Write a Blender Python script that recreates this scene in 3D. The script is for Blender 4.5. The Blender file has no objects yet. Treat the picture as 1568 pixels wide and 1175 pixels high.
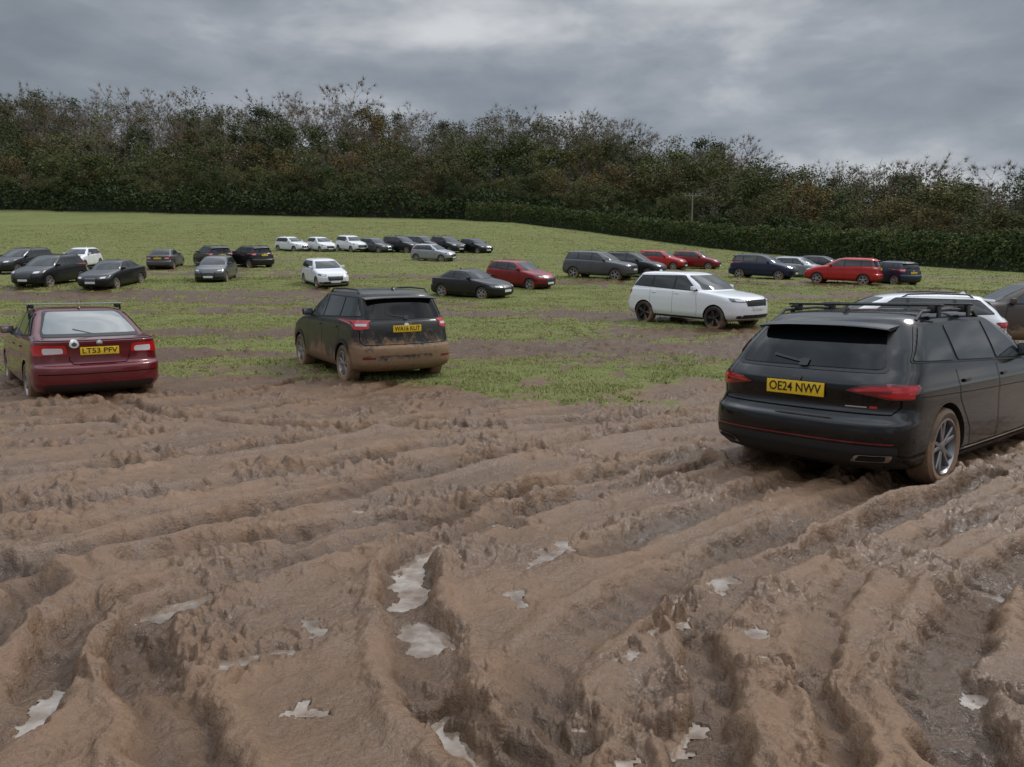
import bpy, bmesh, math, random
import numpy as np
from mathutils import Vector, Matrix
from mathutils.bvhtree import BVHTree
random.seed(7); np.random.seed(7)
scene = bpy.context.scene
COL = scene.collection

# ------------------------------------------------------------------ noise
def _hash(ix, iy, s):
    n = ix.astype(np.uint32)*np.uint32(374761393) + iy.astype(np.uint32)*np.uint32(668265263) + np.uint32((s*2246822519) & 0xffffffff)
    n = (n ^ (n >> np.uint32(13)))*np.uint32(1274126177)
    n = n ^ (n >> np.uint32(16))
    n = n*np.uint32(2654435761); n = n ^ (n >> np.uint32(15))
    return n
def gnoise(x, y, s=0):
    x = np.asarray(x, float); y = np.asarray(y, float)
    x0 = np.floor(x); y0 = np.floor(y)
    fx = x-x0; fy = y-y0
    ix = x0.astype(np.int64); iy = y0.astype(np.int64)
    u = fx*fx*fx*(fx*(fx*6-15)+10); v = fy*fy*fy*(fy*(fy*6-15)+10)
    def g(dx, dy):
        a = (_hash(ix+dx, iy+dy, s).astype(float)/4294967296.0)*2*math.pi
        return np.cos(a)*(fx-dx)+np.sin(a)*(fy-dy)
    a = g(0,0)*(1-u)+g(1,0)*u; b = g(0,1)*(1-u)+g(1,1)*u
    return (a*(1-v)+b*v)*1.4
def fbm(x, y, s=0, o=4, r=.5):
    t = 0; a = 1
    for i in range(o):
        t = t + a*gnoise(x*2**i, y*2**i, s+i*17); a *= r
    return t
def sstep(a, b, x):
    t = np.clip((x-a)/(b-a), 0, 1); return t*t*(3-2*t)

# ------------------------------------------------------------------ terrain
PY = [-900, 14, 19, 25, 37, 42, 52, 60, 78, 100, 122, 150, 160, 180, 220, 300, 420, 900]
PZ = [0, 0, .22, .5, 1.32, 1.95, 2.85, 3.6, 5.6, 8.1, 10.8, 15.0, 16.6, 22, 34, 46, 52, 52]
def base_z(x, y):
    x = np.asarray(x, float); y = np.asarray(y, float)
    p = (np.interp(y-2, PY, PZ)+np.interp(y, PY, PZ)*2+np.interp(y+2, PY, PZ))/4
    sx = np.where(x > 0, 1-.0065*x, 1-.0012*x)
    sx = np.clip(sx, .22, 1.4)
    return p*sx
def gz(x, y): return float(base_z(np.array([x]), np.array([y]))[0])

def edge_y(x):  # wood edge
    return np.where(x < 0, 161.0, 161-.22*x)

def mud_mask(x, y):
    n = fbm(x*.35, y*.35, 3, 4)
    n2 = fbm(x*1.3, y*1.3, 5, 4)
    B = 14.2 - 3.9*np.exp(-((x-.6)/2.9)**2) + 1.6*n
    B = B + 3.0*sstep(3.5, 7, x)
    m = 1-sstep(-.9, .9, y-B + n2*1.1)
    # curved churned tracks farther out
    def band(yc, w, x0, x1, amp):
        d = np.abs(y-yc-1.3*n)
        return amp*(1-sstep(w*.35, w, d + n2*w*.9))*sstep(x0-2, x0+1, x)*(1-sstep(x1-1, x1+2, x))
    for a in (band(18.4+.17*(x-2), 2.6, -2, 11, 1.1), band(22.5+.05*x, 1.5, 3, 14, .95), band(28.5-.12*x, 2.5, -9, 6.5, 1.1), band(17.8+.1*x, 1.3, -16, -5, 1.0),
              band(23+.1*x, 1.3, -22, -4, .95), band(38+.02*x, 2.8, -34, -8, 1.1), band(33-.1*x, 1.3, -26, -2, .95), band(30+.05*x, 1.1, -24, -6, .9),
              band(44+.12*x, 2.4, -2, 22, 1.0), band(34+.3*x, 1.8, 6, 24, .95), band(58, 1.8, 5, 45, .85), band(54, 1.8, -40, -12, .75), band(48-.1*x, 1.7, -34, 0, .75), band(68+.1*x, 1.6, -25, 20, .6)):
        m = np.maximum(m, a)
    m = np.maximum(m, .85*sstep(6.5, 9, x)*sstep(30, 21, y+2*n)*(1-sstep(-.1, .5, n2)))
    m = np.maximum(m, .65*sstep(.22, .50, n2)*sstep(40, 14, y))
    return np.minimum(m, 1)

RUTS = [ # (points, half-width, depth)
 ([(-3.6,3.9),(-2.9,4.15),(-2.1,4.9),(-1.43,5.65),(-.52,6.8),(1.0,8.0),(2.6,9.2),(4,10.5)], .15, .10),
 ([(-4.6,4.9),(-3.6,5.3),(-2.5,5.9),(-1.5,6.9),(-.3,8.0),(1.5,9.4),(3,10.8)], .15, .09),
 ([(-6,5.9),(-4.2,6.4),(-2.9,7.2),(-1.6,8.6),(-.2,9.8),(1.5,11)], .14, .09),
 ([(-4.0,4.3),(-3.1,4.7),(-2.2,5.35),(-1.3,6.2),(-.4,7.3),(1.2,8.6),(2.9,9.9)], .08, .05),
 ([(.1,2.2),(.19,3.1),(.96,4.0),(2.1,5.1),(3.3,6.1),(3.7,6.5)], .14, .09),
 ([(-.9,2.1),(-1.25,2.6),(-1.6,3.1),(-1.75,3.5),(-1.5,4.0),(-.95,4.6),(-.1,5.5),(1.2,6.7),(2.2,7.6),(3,8.2)], .12, .10),
 ([(.1,2.1),(-.1,2.45),(-.33,2.85),(-.42,3.3),(-.56,3.8),(-.55,4.5),(-.1,5.1),(.9,6.0),(1.8,7.0)], .12, .08),
 ([(.65,2.2),(.76,2.7),(.95,3.5),(1.4,4.1),(2.6,5.0),(4.2,6.4)], .10, .11),
 ([(1.5,2.3),(1.75,2.9),(2.4,3.7),(3.6,4.7),(5.0,5.8)], .13, .09),
 ([(1.1,2.3),(1.3,3.1),(1.9,4.0),(2.9,4.8),(4.4,6.0)], .07, .06),
 ([(-2.6,2.3),(-2.3,2.8),(-2.5,3.5),(-2.6,3.9),(-3.6,4.4),(-5,4.5)], .13, .09),
 ([(-1.9,2.0),(-1.85,2.7),(-2.0,3.2),(-1.9,3.8),(-1.0,4.9)], .10, .06),
 ([(-8,8.2),(-6,8.6),(-4,9.6),(-2.5,11.2),(-2.0,12.8)], .15, .11),
 ([(-9,9.6),(-7,10.0),(-5.2,10.9),(-4,12.2),(-3.6,13.5)], .15, .11),
 ([(-6.2,11.3),(-5.2,10.2),(-3.6,9.0),(-1.0,8.6),(2,9.8),(5,12)], .14, .08),
 ([(1.9,6.9),(1.2,6.3),(.4,5.9),(-.8,5.1),(-2.2,4.3)], .12, .07),
 ([(3.2,7.2),(2.2,6.0),(1.3,5.2),(.5,4.4)], .13, .07),
]
PUDDLES = [ # points, radius
 ([(-.45,4.72),(-.58,4.35),(-.60,4.05),(-.50,3.88),(-.58,3.72)], .07),
 ([(.40,4.62),(.27,4.42),(.12,4.22)], .05),
 ([(-1.60,3.80),(-1.74,3.66),(-1.78,3.58)], .055),
 ([(-.46,3.42),(-.36,3.30),(-.30,3.25)], .08),
 ([(-.30,2.72),(-.20,2.55),(-.08,2.40),(.0,2.22)], .07),
 ([(1.18,3.98),(1.12,3.86)], .055), ([(.88,3.63),(.76,3.42),(.64,3.27)], .035),
 ([(1.05,3.28),(1.14,3.26)], .035), ([(-1.22,3.04),(-1.05,3.12)], .035), ([(-1.02,3.14),(-.98,3.2)], .03),
 ([(-.96,3.42),(-.90,3.32)], .035), ([(-.82,2.64),(-.70,2.70)], .035), ([(-1.83,2.82),(-1.80,2.66),(-1.74,2.58)], .04),
 ([(.70,2.62),(.60,2.54),(.52,2.50)], .035), ([(1.86,2.84),(1.98,2.76)], .045), ([(.28,2.58),(.27,2.66)], .025),
 ([(.0,3.74),(.05,3.64)], .035), ([(-.1,5.05),(.02,4.93)], .045), ([(1.14,3.0),(1.08,3.04)], .03), ([(.30,2.32),(.38,2.33)], .03),
 ([(2.57,3.95),(2.62,3.88)], .05), ([(.07,5.35),(.12,5.3)], .035), ([(-1.18,5.2),(-1.1,5.25)], .035), ([(.42,3.0),(.55,3.1)], .03),
]
def dist_poly(x, y, pts):
    d = np.full(x.shape, 1e9)
    for (ax, ay), (bx, by) in zip(pts[:-1], pts[1:]):
        vx, vy = bx-ax, by-ay
        t = np.clip(((x-ax)*vx+(y-ay)*vy)/(vx*vx+vy*vy), 0, 1)
        d = np.minimum(d, np.hypot(x-ax-t*vx, y-ay-t*vy))
    return d
def pud_dist(x, y, pts):
    return dist_poly(x+.05*fbm(x*8, y*8, 8, 4, .6), y+.07*fbm(x*8, y*8, 9, 4, .6), pts)
def smooth_line(pts, k=4):
    P = [np.array(p) for p in pts]; P = [2*P[0]-P[1]]+P+[2*P[-1]-P[-2]]
    out = []
    for i in range(1, len(P)-2):
        for j in range(k):
            t = j/k
            out.append(tuple(.5*((2*P[i])+(-P[i-1]+P[i+1])*t+(2*P[i-1]-5*P[i]+4*P[i+1]-P[i+2])*t*t+(-P[i-1]+3*P[i]-3*P[i+1]+P[i+2])*t**3)))
    out.append(tuple(P[-2])); return out

def mud_detail(x, y, r):
    def w(lam): return np.clip(lam/(r*.0058+.009)-1, 0, 1)
    wx = x+.05*fbm(x*2.6, y*2.6, 21, 4, .6); wy = y+.05*fbm(x*2.6, y*2.6, 31, 4, .6)
    a = (wx*.74+wy*.67); c = (wx*.67-wy*.74)
    h = .016*gnoise(a*.35, c*2.1, 41)+.014*(np.abs(gnoise(a*.5, c*3.6, 42))-.3)+.012*(np.abs(gnoise(a*1.1, c*6.5, 44))-.3)
    h = h + .026*fbm(x*.7, y*.7, 43, 2)
    rut = np.zeros_like(x)
    for pts, wd, dp in RUTS:
        Ln = smooth_line(pts, 3)
        xs = [p[0] for p in Ln]; ys = [p[1] for p in Ln]
        sel = (x > min(xs)-.7) & (x < max(xs)+.7) & (y > min(ys)-.7) & (y < max(ys)+.7)
        if not sel.any(): continue
        d = dist_poly(wx[sel], wy[sel], Ln)
        mod = .8+.6*gnoise(x[sel]*1.1, y[sel]*1.1, 77)
        rut[sel] += -.95*dp*np.exp(-(d/wd)**6)*mod + .50*dp*np.exp(-((d-1.6*wd)/(.42*wd))**2)*mod
    h = h+rut*.95
    patch = .15+1.15*sstep(-.22, .46, fbm(x*1.0, y*1.0, 51, 4, .6))
    patch = patch*(1-.55*np.clip(-rut*16, 0, 1))
    patch = patch*(1+.8*sstep(4.5, 8, r))
    def bil(f, s, ox=0): return np.abs(gnoise(wx*f+ox, wy*f-ox, s))-.28
    h = h + .07*sstep(11, 16, r)*bil(1.7, 68, 4)
    h = h + patch*w(.33)*.040*bil(3.3, 61)*(1+.6*sstep(12, 18, r))
    h = h + patch*w(.15)*.052*bil(7.1, 62, 3)
    h = h - patch*w(.10)*.012*bil(10.3, 66, 5)
    h = h + patch*w(.07)*.034*bil(15.1, 63, 9)
    h = h + patch*w(.05)*.022*bil(23, 67, 2)
    h = h + (.2+patch)*w(.035)*.012*bil(33, 64, 1)
    h = h + .004*w(.024)*gnoise(x*45, y*45, 65)
    h = h + .013*w(.12)*np.sin(a*40+2*gnoise(a, c, 70))*np.clip(-rut*14, 0, 1)
    return h, rut

def build_ground():
    rs = [.3, .6]
    r = .9
    while r < 950:
        rs.append(r)
        k = .0038 if r < 20 else (.011 if r < 60 else (.02 if r < 170 else .06))
        r += max(.0100, k*r)
    rs = np.array(rs)
    th = np.concatenate([np.radians(np.linspace(-43, 43, 1120)), np.radians(np.linspace(43, 317, 70))[1:-1]])
    nr, nt = len(rs), len(th)
    R, T = np.meshgrid(rs, th, indexing='ij')
    x = (R*np.sin(T)).ravel(); y = (R*np.cos(T)).ravel(); r = R.ravel()
    m = mud_mask(x, y)
    z = base_z(x, y)
    md, rut = mud_detail(x, y, r)
    fade = 1-sstep(30, 70, r)
    far = .05*fbm(x*.5, y*.5, 90, 3)*sstep(14, 25, r)
    gr = .02*fbm(x*1.5, y*1.5, 91, 3)+.035
    det = md*m*(.25+.75*fade)+gr*(1-m)+far
    lvl_out = []
    for pts, R0 in PUDDLES:
        cx = np.mean([p[0] for p in pts]); cy = np.mean([p[1] for p in pts])
        sel = (np.abs(x-cx) < 1.6) & (np.abs(y-cy) < 1.6)
        xs, ys = x[sel], y[sel]
        d = pud_dist(xs, ys, pts)
        h = det[sel]
        near = h[(d < R0*2.2)]
        lvl = float(np.percentile(near, 14)) if len(near) else 0
        lvl = max(-.12, min(.0, lvl))
        mask = 1-sstep(.5*R0, 2.0*R0, d)
        tgt = lvl-.014+.50*np.maximum(d-R0*.75, 0)+.38*(h-h[d < R0*2.2].mean())
        h2 = h*(1-mask)+tgt*mask
        rim = (1-sstep(2.0*R0, 4.5*R0, d))*(d > R0*1.25)
        low = np.minimum(h2-(lvl+.006), 0)
        h2 = h2-low*np.where(d < R0*2.0, 1, rim)*(d > R0*1.25)
        det[sel] = h2
        lvl_out.append(lvl)
    z = z+det
    mud_low = np.clip(.5-md*6.5, 0, 1)*m  # rises where the mud surface dips
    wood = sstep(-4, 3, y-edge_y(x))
    verts = np.stack([x, y, z], 1)
    verts = np.vstack([verts, [[0, 0, 0]]])
    i = np.arange(nr-1)[:, None]; j = np.arange(nt)[None, :]
    j2 = (j+1) % nt
    q = np.stack([(i*nt+j), (i*nt+j2), ((i+1)*nt+j2), ((i+1)*nt+j)], -1).reshape(-1, 4)[:, ::-1]
    c = len(verts)-1
    jj = np.arange(nt)
    tri = np.stack([np.full(nt, c), (jj+1) % nt, jj], 1)
    me = bpy.data.meshes.new("ground")
    me.vertices.add(len(verts)); me.vertices.foreach_set("co", verts.ravel())
    loops = np.concatenate([q.ravel(), tri.ravel()])
    me.loops.add(len(loops)); me.loops.foreach_set("vertex_index", loops.astype(np.int32))
    ls = np.concatenate([np.arange(len(q))*4, len(q)*4+np.arange(len(tri))*3])
    lt = np.concatenate([np.full(len(q), 4), np.full(len(tri), 3)])
    me.polygons.add(len(ls)); me.polygons.foreach_set("loop_start", ls.astype(np.int32))
    me.polygons.foreach_set("loop_total", lt.astype(np.int32))
    me.polygons.foreach_set("use_smooth", np.ones(len(ls), bool))
    me.update(calc_edges=True)
    for nme, arr in (("mud", m), ("mud_low", mud_low), ("wood", wood)):
        at = me.attributes.new(nme, 'FLOAT', 'POINT')
        at.data.foreach_set("value", np.append(arr, arr[0]).astype(np.float32))
    ob = bpy.data.objects.new("ground", me); COL.objects.link(ob)
    return ob, lvl_out

# ------------------------------------------------------------------ materials
def newmat(name):
    m = bpy.data.materials.new(name); m.use_nodes = True
    nt = m.node_tree; b = nt.nodes["Principled BSDF"]
    return m, nt, b
def N(nt, t, **kw):
    n = nt.nodes.new(t)
    for k, v in kw.items():
        if k.startswith('i_'):
            n.inputs[k[2:].replace('_', ' ')].default_value = v
        else: setattr(n, k, v)
    return n
def L(nt, a, b): nt.links.new(a, b)
def mixc(nt, fac, c1, c2, blend='MIX'):
    n = nt.nodes.new('ShaderNodeMix'); n.data_type = 'RGBA'; n.blend_type = blend
    for sock, v in ((n.inputs[0], fac), (n.inputs[6], c1), (n.inputs[7], c2)):
        if hasattr(v, 'is_linked'): nt.links.new(v, sock)
        elif isinstance(v, (int, float)): sock.default_value = v
        else: sock.default_value = (*v, 1)
    return n.outputs[2]
def math_(nt, op, a, b=0.0, clamp=False):
    n = nt.nodes.new('ShaderNodeMath'); n.operation = op; n.use_clamp = clamp
    for s, v in ((n.inputs[0], a), (n.inputs[1], b)):
        if hasattr(v, 'is_linked'): nt.links.new(v, s)
        else: s.default_value = v
    return n.outputs[0]
def noise_(nt, vec, scale, detail=4, rough=.55, dist=0):
    n = N(nt, 'ShaderNodeTexNoise'); n.inputs['Scale'].default_value = scale
    n.inputs['Detail'].default_value = detail; n.inputs['Roughness'].default_value = rough
    n.inputs['Distortion'].default_value = dist
    if vec is not None: L(nt, vec, n.inputs['Vector'])
    return n.outputs['Fac']
def ramp_(nt, fac, stops):
    n = N(nt, 'ShaderNodeValToRGB'); L(nt, fac, n.inputs[0])
    e = n.color_ramp.elements
    e[0].position = stops[0][0]; e[0].color = (*stops[0][1], 1)
    e[1].position = stops[-1][0]; e[1].color = (*stops[-1][1], 1)
    for p, c in stops[1:-1]:
        k = e.new(p); k.color = (*c, 1)
    return n.outputs[0]
def mr(nt, v, a, b, c=0., d=1.):
    n = N(nt, 'ShaderNodeMapRange'); L(nt, v, n.inputs[0])
    for i, q in enumerate((a, b, c, d)): n.inputs[i+1].default_value = q
    return n.outputs[0]

def ground_material():
    m, nt, b = newmat("mud_and_grass")
    pos = N(nt, 'ShaderNodeNewGeometry').outputs['Position']
    at = lambda n: N(nt, 'ShaderNodeAttribute', attribute_name=n).outputs['Fac']
    mud, mud_low, wood = at("mud"), at("mud_low"), at("wood")
    n1 = noise_(nt, pos, 1.3, 5); n2 = noise_(nt, pos, 9, 6, .65); n3 = noise_(nt, pos, 55, 5, .65)
    mc = ramp_(nt, n1, [(.3, (.150, .085, .045)), (.5, (.20, .118, .067)), (.7, (.27, .17, .105))])
    mc = mixc(nt, mr(nt, n2, .35, .7, 0, .6), mc, (.125, .069, .036))
    mc = mixc(nt, mr(nt, n3, .4, .75, 0, .30), mc, (.28, .19, .122))
    mc = mixc(nt, mr(nt, mud_low, .42, .95, 0, .74), mc, (.062, .034, .017))  # mud colour darkens towards the low spots
    g1 = noise_(nt, pos, .22, 5, .6); g2 = noise_(nt, pos, 3.2, 6, .7); g3 = noise_(nt, pos, 22, 5, .7); g4 = noise_(nt, pos, .9, 6, .75)
    gc = ramp_(nt, g1, [(.3, (.105, .135, .037)), (.5, (.150, .170, .050)), (.72, (.195, .188, .070))])
    gc = mixc(nt, mr(nt, g4, .42, .66, 0, .45), gc, (.090, .112, .034))
    gc = mixc(nt, mr(nt, g2, .42, .68, 0, .55), gc, (.082, .098, .028))
    gc = mixc(nt, mr(nt, g3, .42, .75, 0, .6), gc, (.22, .21, .095))
    mp = N(nt, 'ShaderNodeMapping'); L(nt, pos, mp.inputs[0]); mp.inputs['Scale'].default_value = (.05, .42, 0); mp.inputs['Rotation'].default_value = (0, 0, .06)
    st = noise_(nt, mp.outputs[0], 1.0, 6, .65, .5)
    gc = mixc(nt, mr(nt, st, .50, .68, 0, .6), gc, (.15, .11, .052))
    edge = math_(nt, 'ADD', mud, math_(nt, 'MULTIPLY', math_(nt, 'SUBTRACT', n2, .5), .9))
    mfac = mr(nt, edge, .30, .62)
    sp = N(nt, 'ShaderNodeSeparateXYZ'); L(nt, pos, sp.inputs[0])
    mc = mixc(nt, mr(nt, sp.outputs[1], 8, 17, 0, .75), mc, (.082, .047, .025))
    col = mixc(nt, mfac, gc, mc)
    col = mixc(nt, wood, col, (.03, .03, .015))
    L(nt, col, b.inputs['Base Color'])
    rr = mr(nt, n1, .35, .65, .22, .42)
    rr = math_(nt, 'ADD', rr, mr(nt, n3, .3, .7, -.06, .14))
    rr2 = math_(nt, 'SUBTRACT', rr, math_(nt, 'MULTIPLY', mud_low, .10))
    rm = N(nt, 'ShaderNodeMix'); rm.data_type = 'FLOAT'; L(nt, mfac, rm.inputs[0]); rm.inputs[2].default_value = .95; L(nt, rr2, rm.inputs[3])
    L(nt, rm.outputs[0], b.inputs['Roughness'])
    wsp = math_(nt, 'MULTIPLY', mr(nt, n1, .38, .62, .75, .32), mr(nt, sp.outputs[1], 5, 13, 1, .35))
    sm = N(nt, 'ShaderNodeMix'); sm.data_type = 'FLOAT'; L(nt, mfac, sm.inputs[0]); sm.inputs[2].default_value = .15; L(nt, wsp, sm.inputs[3])
    L(nt, sm.outputs[0], b.inputs['Specular IOR Level'])
    bump = N(nt, 'ShaderNodeBump'); bump.inputs['Strength'].default_value = .75; bump.inputs['Distance'].default_value = .045
    hsum = math_(nt, 'ADD', math_(nt, 'MULTIPLY', n3, .30), math_(nt, 'MULTIPLY', noise_(nt, pos, 16, 7, .64), .9))
    L(nt, hsum, bump.inputs['Height']); L(nt, bump.outputs[0], b.inputs['Normal'])
    return m

def water_material():
    m, nt, b = newmat("muddy_water")
    pos = N(nt, 'ShaderNodeNewGeometry').outputs['Position']
    c = ramp_(nt, noise_(nt, pos, 7, 4), [(.32, (.24, .165, .11)), (.5, (.42, .33, .26)), (.68, (.64, .56, .48))])
    L(nt, c, b.inputs['Base Color'])
    b.inputs['Roughness'].default_value = .03
    b.inputs['IOR'].default_value = 1.5
    b.inputs['Metallic'].default_value = .68
    bump = N(nt, 'ShaderNodeBump'); bump.inputs['Strength'].default_value = .18; bump.inputs['Distance'].default_value = .01
    L(nt, noise_(nt, pos, 14, 3), bump.inputs['Height']); L(nt, bump.outputs[0], b.inputs['Normal'])
    return m

def leaf_material(name, stops, scale=.6, rnd=True):
    m, nt, b = newmat(name)
    pos = N(nt, 'ShaderNodeNewGeometry').outputs['Position']
    f = noise_(nt, pos, scale, 3)
    if rnd:
        oi = N(nt, 'ShaderNodeObjectInfo').outputs['Random']
        f = math_(nt, 'ADD', math_(nt, 'MULTIPLY', f, .55), math_(nt, 'MULTIPLY', oi, .5))
    L(nt, ramp_(nt, f, stops), b.inputs['Base Color'])
    b.inputs['Roughness'].default_value = .8; b.inputs['Specular IOR Level'].default_value = .15
    return m

MATS = {}
def simple(name, col, rough=.5, metal=0, coat=0, spec=.5, var=0, vscale=20):
    if name in MATS: return MATS[name]
    m, nt, b = newmat(name)
    b.inputs['Roughness'].default_value = rough; b.inputs['Metallic'].default_value = metal
    b.inputs['Coat Weight'].default_value = coat; b.inputs['Specular IOR Level'].default_value = spec
    tc = N(nt, 'ShaderNodeTexCoord').outputs['Object']
    f = noise_(nt, tc, vscale, 4)
    c = mixc(nt, mr(nt, f, .3, .7, 0, max(var, .12)), col, tuple(q*.6 for q in col))
    L(nt, c, b.inputs['Base Color'])
    MATS[name] = m; return m
MUDC = (.25, .155, .09)
def muddy(name, col, rough=.3, metal=0., coat=0., top=.55, soft=.35, amt=1.0, dust=.08, nsc=3.0, rear=None, coatr=.03, spec=.5):
    """painted / rubber surface with mud thrown up from below; top = height the mud reaches"""
    if name in MATS: return MATS[name]
    m, nt, b = newmat(name)
    tc = N(nt, 'ShaderNodeTexCoord').outputs['Object']
    sp = N(nt, 'ShaderNodeSeparateXYZ'); L(nt, tc, sp.inputs[0])
    n1 = noise_(nt, tc, nsc, 6, .65); n2 = noise_(nt, tc, nsc*7, 5, .7)
    hgt = mr(nt, sp.outputs[2], top-soft, top+soft, .5, -.8)
    if rear is not None:
        hgt = math_(nt, 'ADD', hgt, mr(nt, sp.outputs[0], rear[0], rear[1], rear[2], 0))
    s = math_(nt, 'ADD', hgt, math_(nt, 'MULTIPLY', math_(nt, 'SUBTRACT', n1, .5), 2.0))
    s = math_(nt, 'ADD', s, math_(nt, 'MULTIPLY', math_(nt, 'SUBTRACT', n2, .5), 1.0))
    fac = math_(nt, 'MULTIPLY', mr(nt, s, -.05, .30), amt)
    fac = math_(nt, 'MAXIMUM', fac, mr(nt, n1, .3, .8, dust*.3, dust))
    mc = mixc(nt, n2, tuple(q*.7 for q in MUDC), tuple(q*1.25 for q in MUDC))
    L(nt, mixc(nt, fac, col, mc), b.inputs['Base Color'])
    rm = mr(nt, fac, 0, 1, rough, .85); L(nt, rm, b.inputs['Roughness'])
    L(nt, mr(nt, fac, 0, .7, metal, 0), b.inputs['Metallic'])
    L(nt, mr(nt, fac, 0, .6, coat, 0), b.inputs['Coat Weight'])
    b.inputs['Coat Roughness'].default_value = coatr
    b.inputs['Specular IOR Level'].default_value = spec
    bump = N(nt, 'ShaderNodeBump'); bump.inputs['Strength'].default_value = .5; bump.inputs['Distance'].default_value = .01
    L(nt, math_(nt, 'MULTIPLY', fac, n2), bump.inputs['Height']); L(nt, bump.outputs[0], b.inputs['Normal'])
    MATS[name] = m; return m

def glassm(kind=None):
    if kind == 'pale':   # opaque glass; light-grey reflection and cabin put into the base colour
        return simple("car_glass_pale_reflection", (.17, .19, .19), .04, spec=1.0, var=.6, vscale=2.2)
    if kind == 'side':
        return simple("car_glass_side", (.022, .027, .028), .03, spec=.65, var=.7, vscale=2.0)
    return simple("car_glass", (.004, .005, .006), .03, spec=.30)

# ------------------------------------------------------------------ cars
def link(ob, parent=None):
    COL.objects.link(ob)
    if parent: ob.parent = parent
    return ob
class MB:
    def __init__(s): s.v = []; s.f = []; s.m = []; s.mats = []
    def mi(s, mat):
        if mat not in s.mats: s.mats.append(mat)
        return s.mats.index(mat)
    def add(s, v, f, mat):
        o = len(s.v); k = s.mi(mat)
        s.v += [tuple(p) for p in v]; s.f += [tuple(i+o for i in q) for q in f]; s.m += [k]*len(f)
    def mesh(s, name, sharp=40):
        me = bpy.data.meshes.new(name); me.from_pydata(s.v, [], s.f)
        for m in s.mats: me.materials.append(m)
        me.polygons.foreach_set("material_index", s.m)
        me.polygons.foreach_set("use_smooth", [True]*len(s.f))
        me.update()
        if sharp: me.set_sharp_from_angle(angle=math.radians(sharp))
        return me
def box(mb, c, s, mat, rot=None, taper=1.0, bev=.0):
    bm = bmesh.new(); bmesh.ops.create_cube(bm, size=1)
    for v in bm.verts:
        k = taper if v.co.z > 0 else 1
        v.co = Vector((v.co.x*s[0]*k, v.co.y*s[1]*k, v.co.z*s[2]))
    b_ = bev or min(s)*.22
    bmesh.ops.bevel(bm, geom=bm.edges[:], offset=b_, segments=2, affect='EDGES', profile=.6)
    M = Matrix.Translation(c) @ (rot.to_4x4() if rot else Matrix())
    bm.verts.index_update()
    mb.add([M @ v.co for v in bm.verts], [[v.index for v in f.verts] for f in bm.faces], mat); bm.free()
def tube(mb, p0, p1, r, mat, n=10, r1=None):
    p0 = Vector(p0); p1 = Vector(p1); d = (p1-p0).normalized(); r1 = r if r1 is None else r1
    a = d.orthogonal().normalized(); b = d.cross(a)
    vs = [p0+(a*math.cos(t)+b*math.sin(t))*r for t in [2*math.pi*i/n for i in range(n)]]
    vs += [p1+(a*math.cos(t)+b*math.sin(t))*r1 for t in [2*math.pi*i/n for i in range(n)]]
    fs = [(i, (i+1) % n, n+(i+1) % n, n+i) for i in range(n)]+[tuple(range(n))[::-1], tuple(range(n, 2*n))]
    mb.add(vs, fs, mat)

def catmull(rows, k=4):
    P = np.array(rows, float); P = np.vstack([2*P[0]-P[1], P, 2*P[-1]-P[-2]]); out = []
    for i in range(1, len(P)-2):
        for j in range(k):
            t = j/k
            s = .5*((2*P[i])+(-P[i-1]+P[i+1])*t+(2*P[i-1]-5*P[i]+4*P[i+1]-P[i+2])*t*t+(-P[i-1]+3*P[i]-3*P[i+1]+P[i+2])*t**3)
            l = P[i]*(1-t)+P[i+1]*t
            out.append(.55*s+.45*l)
    out.append(P[-2]); return np.array(out)

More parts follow.
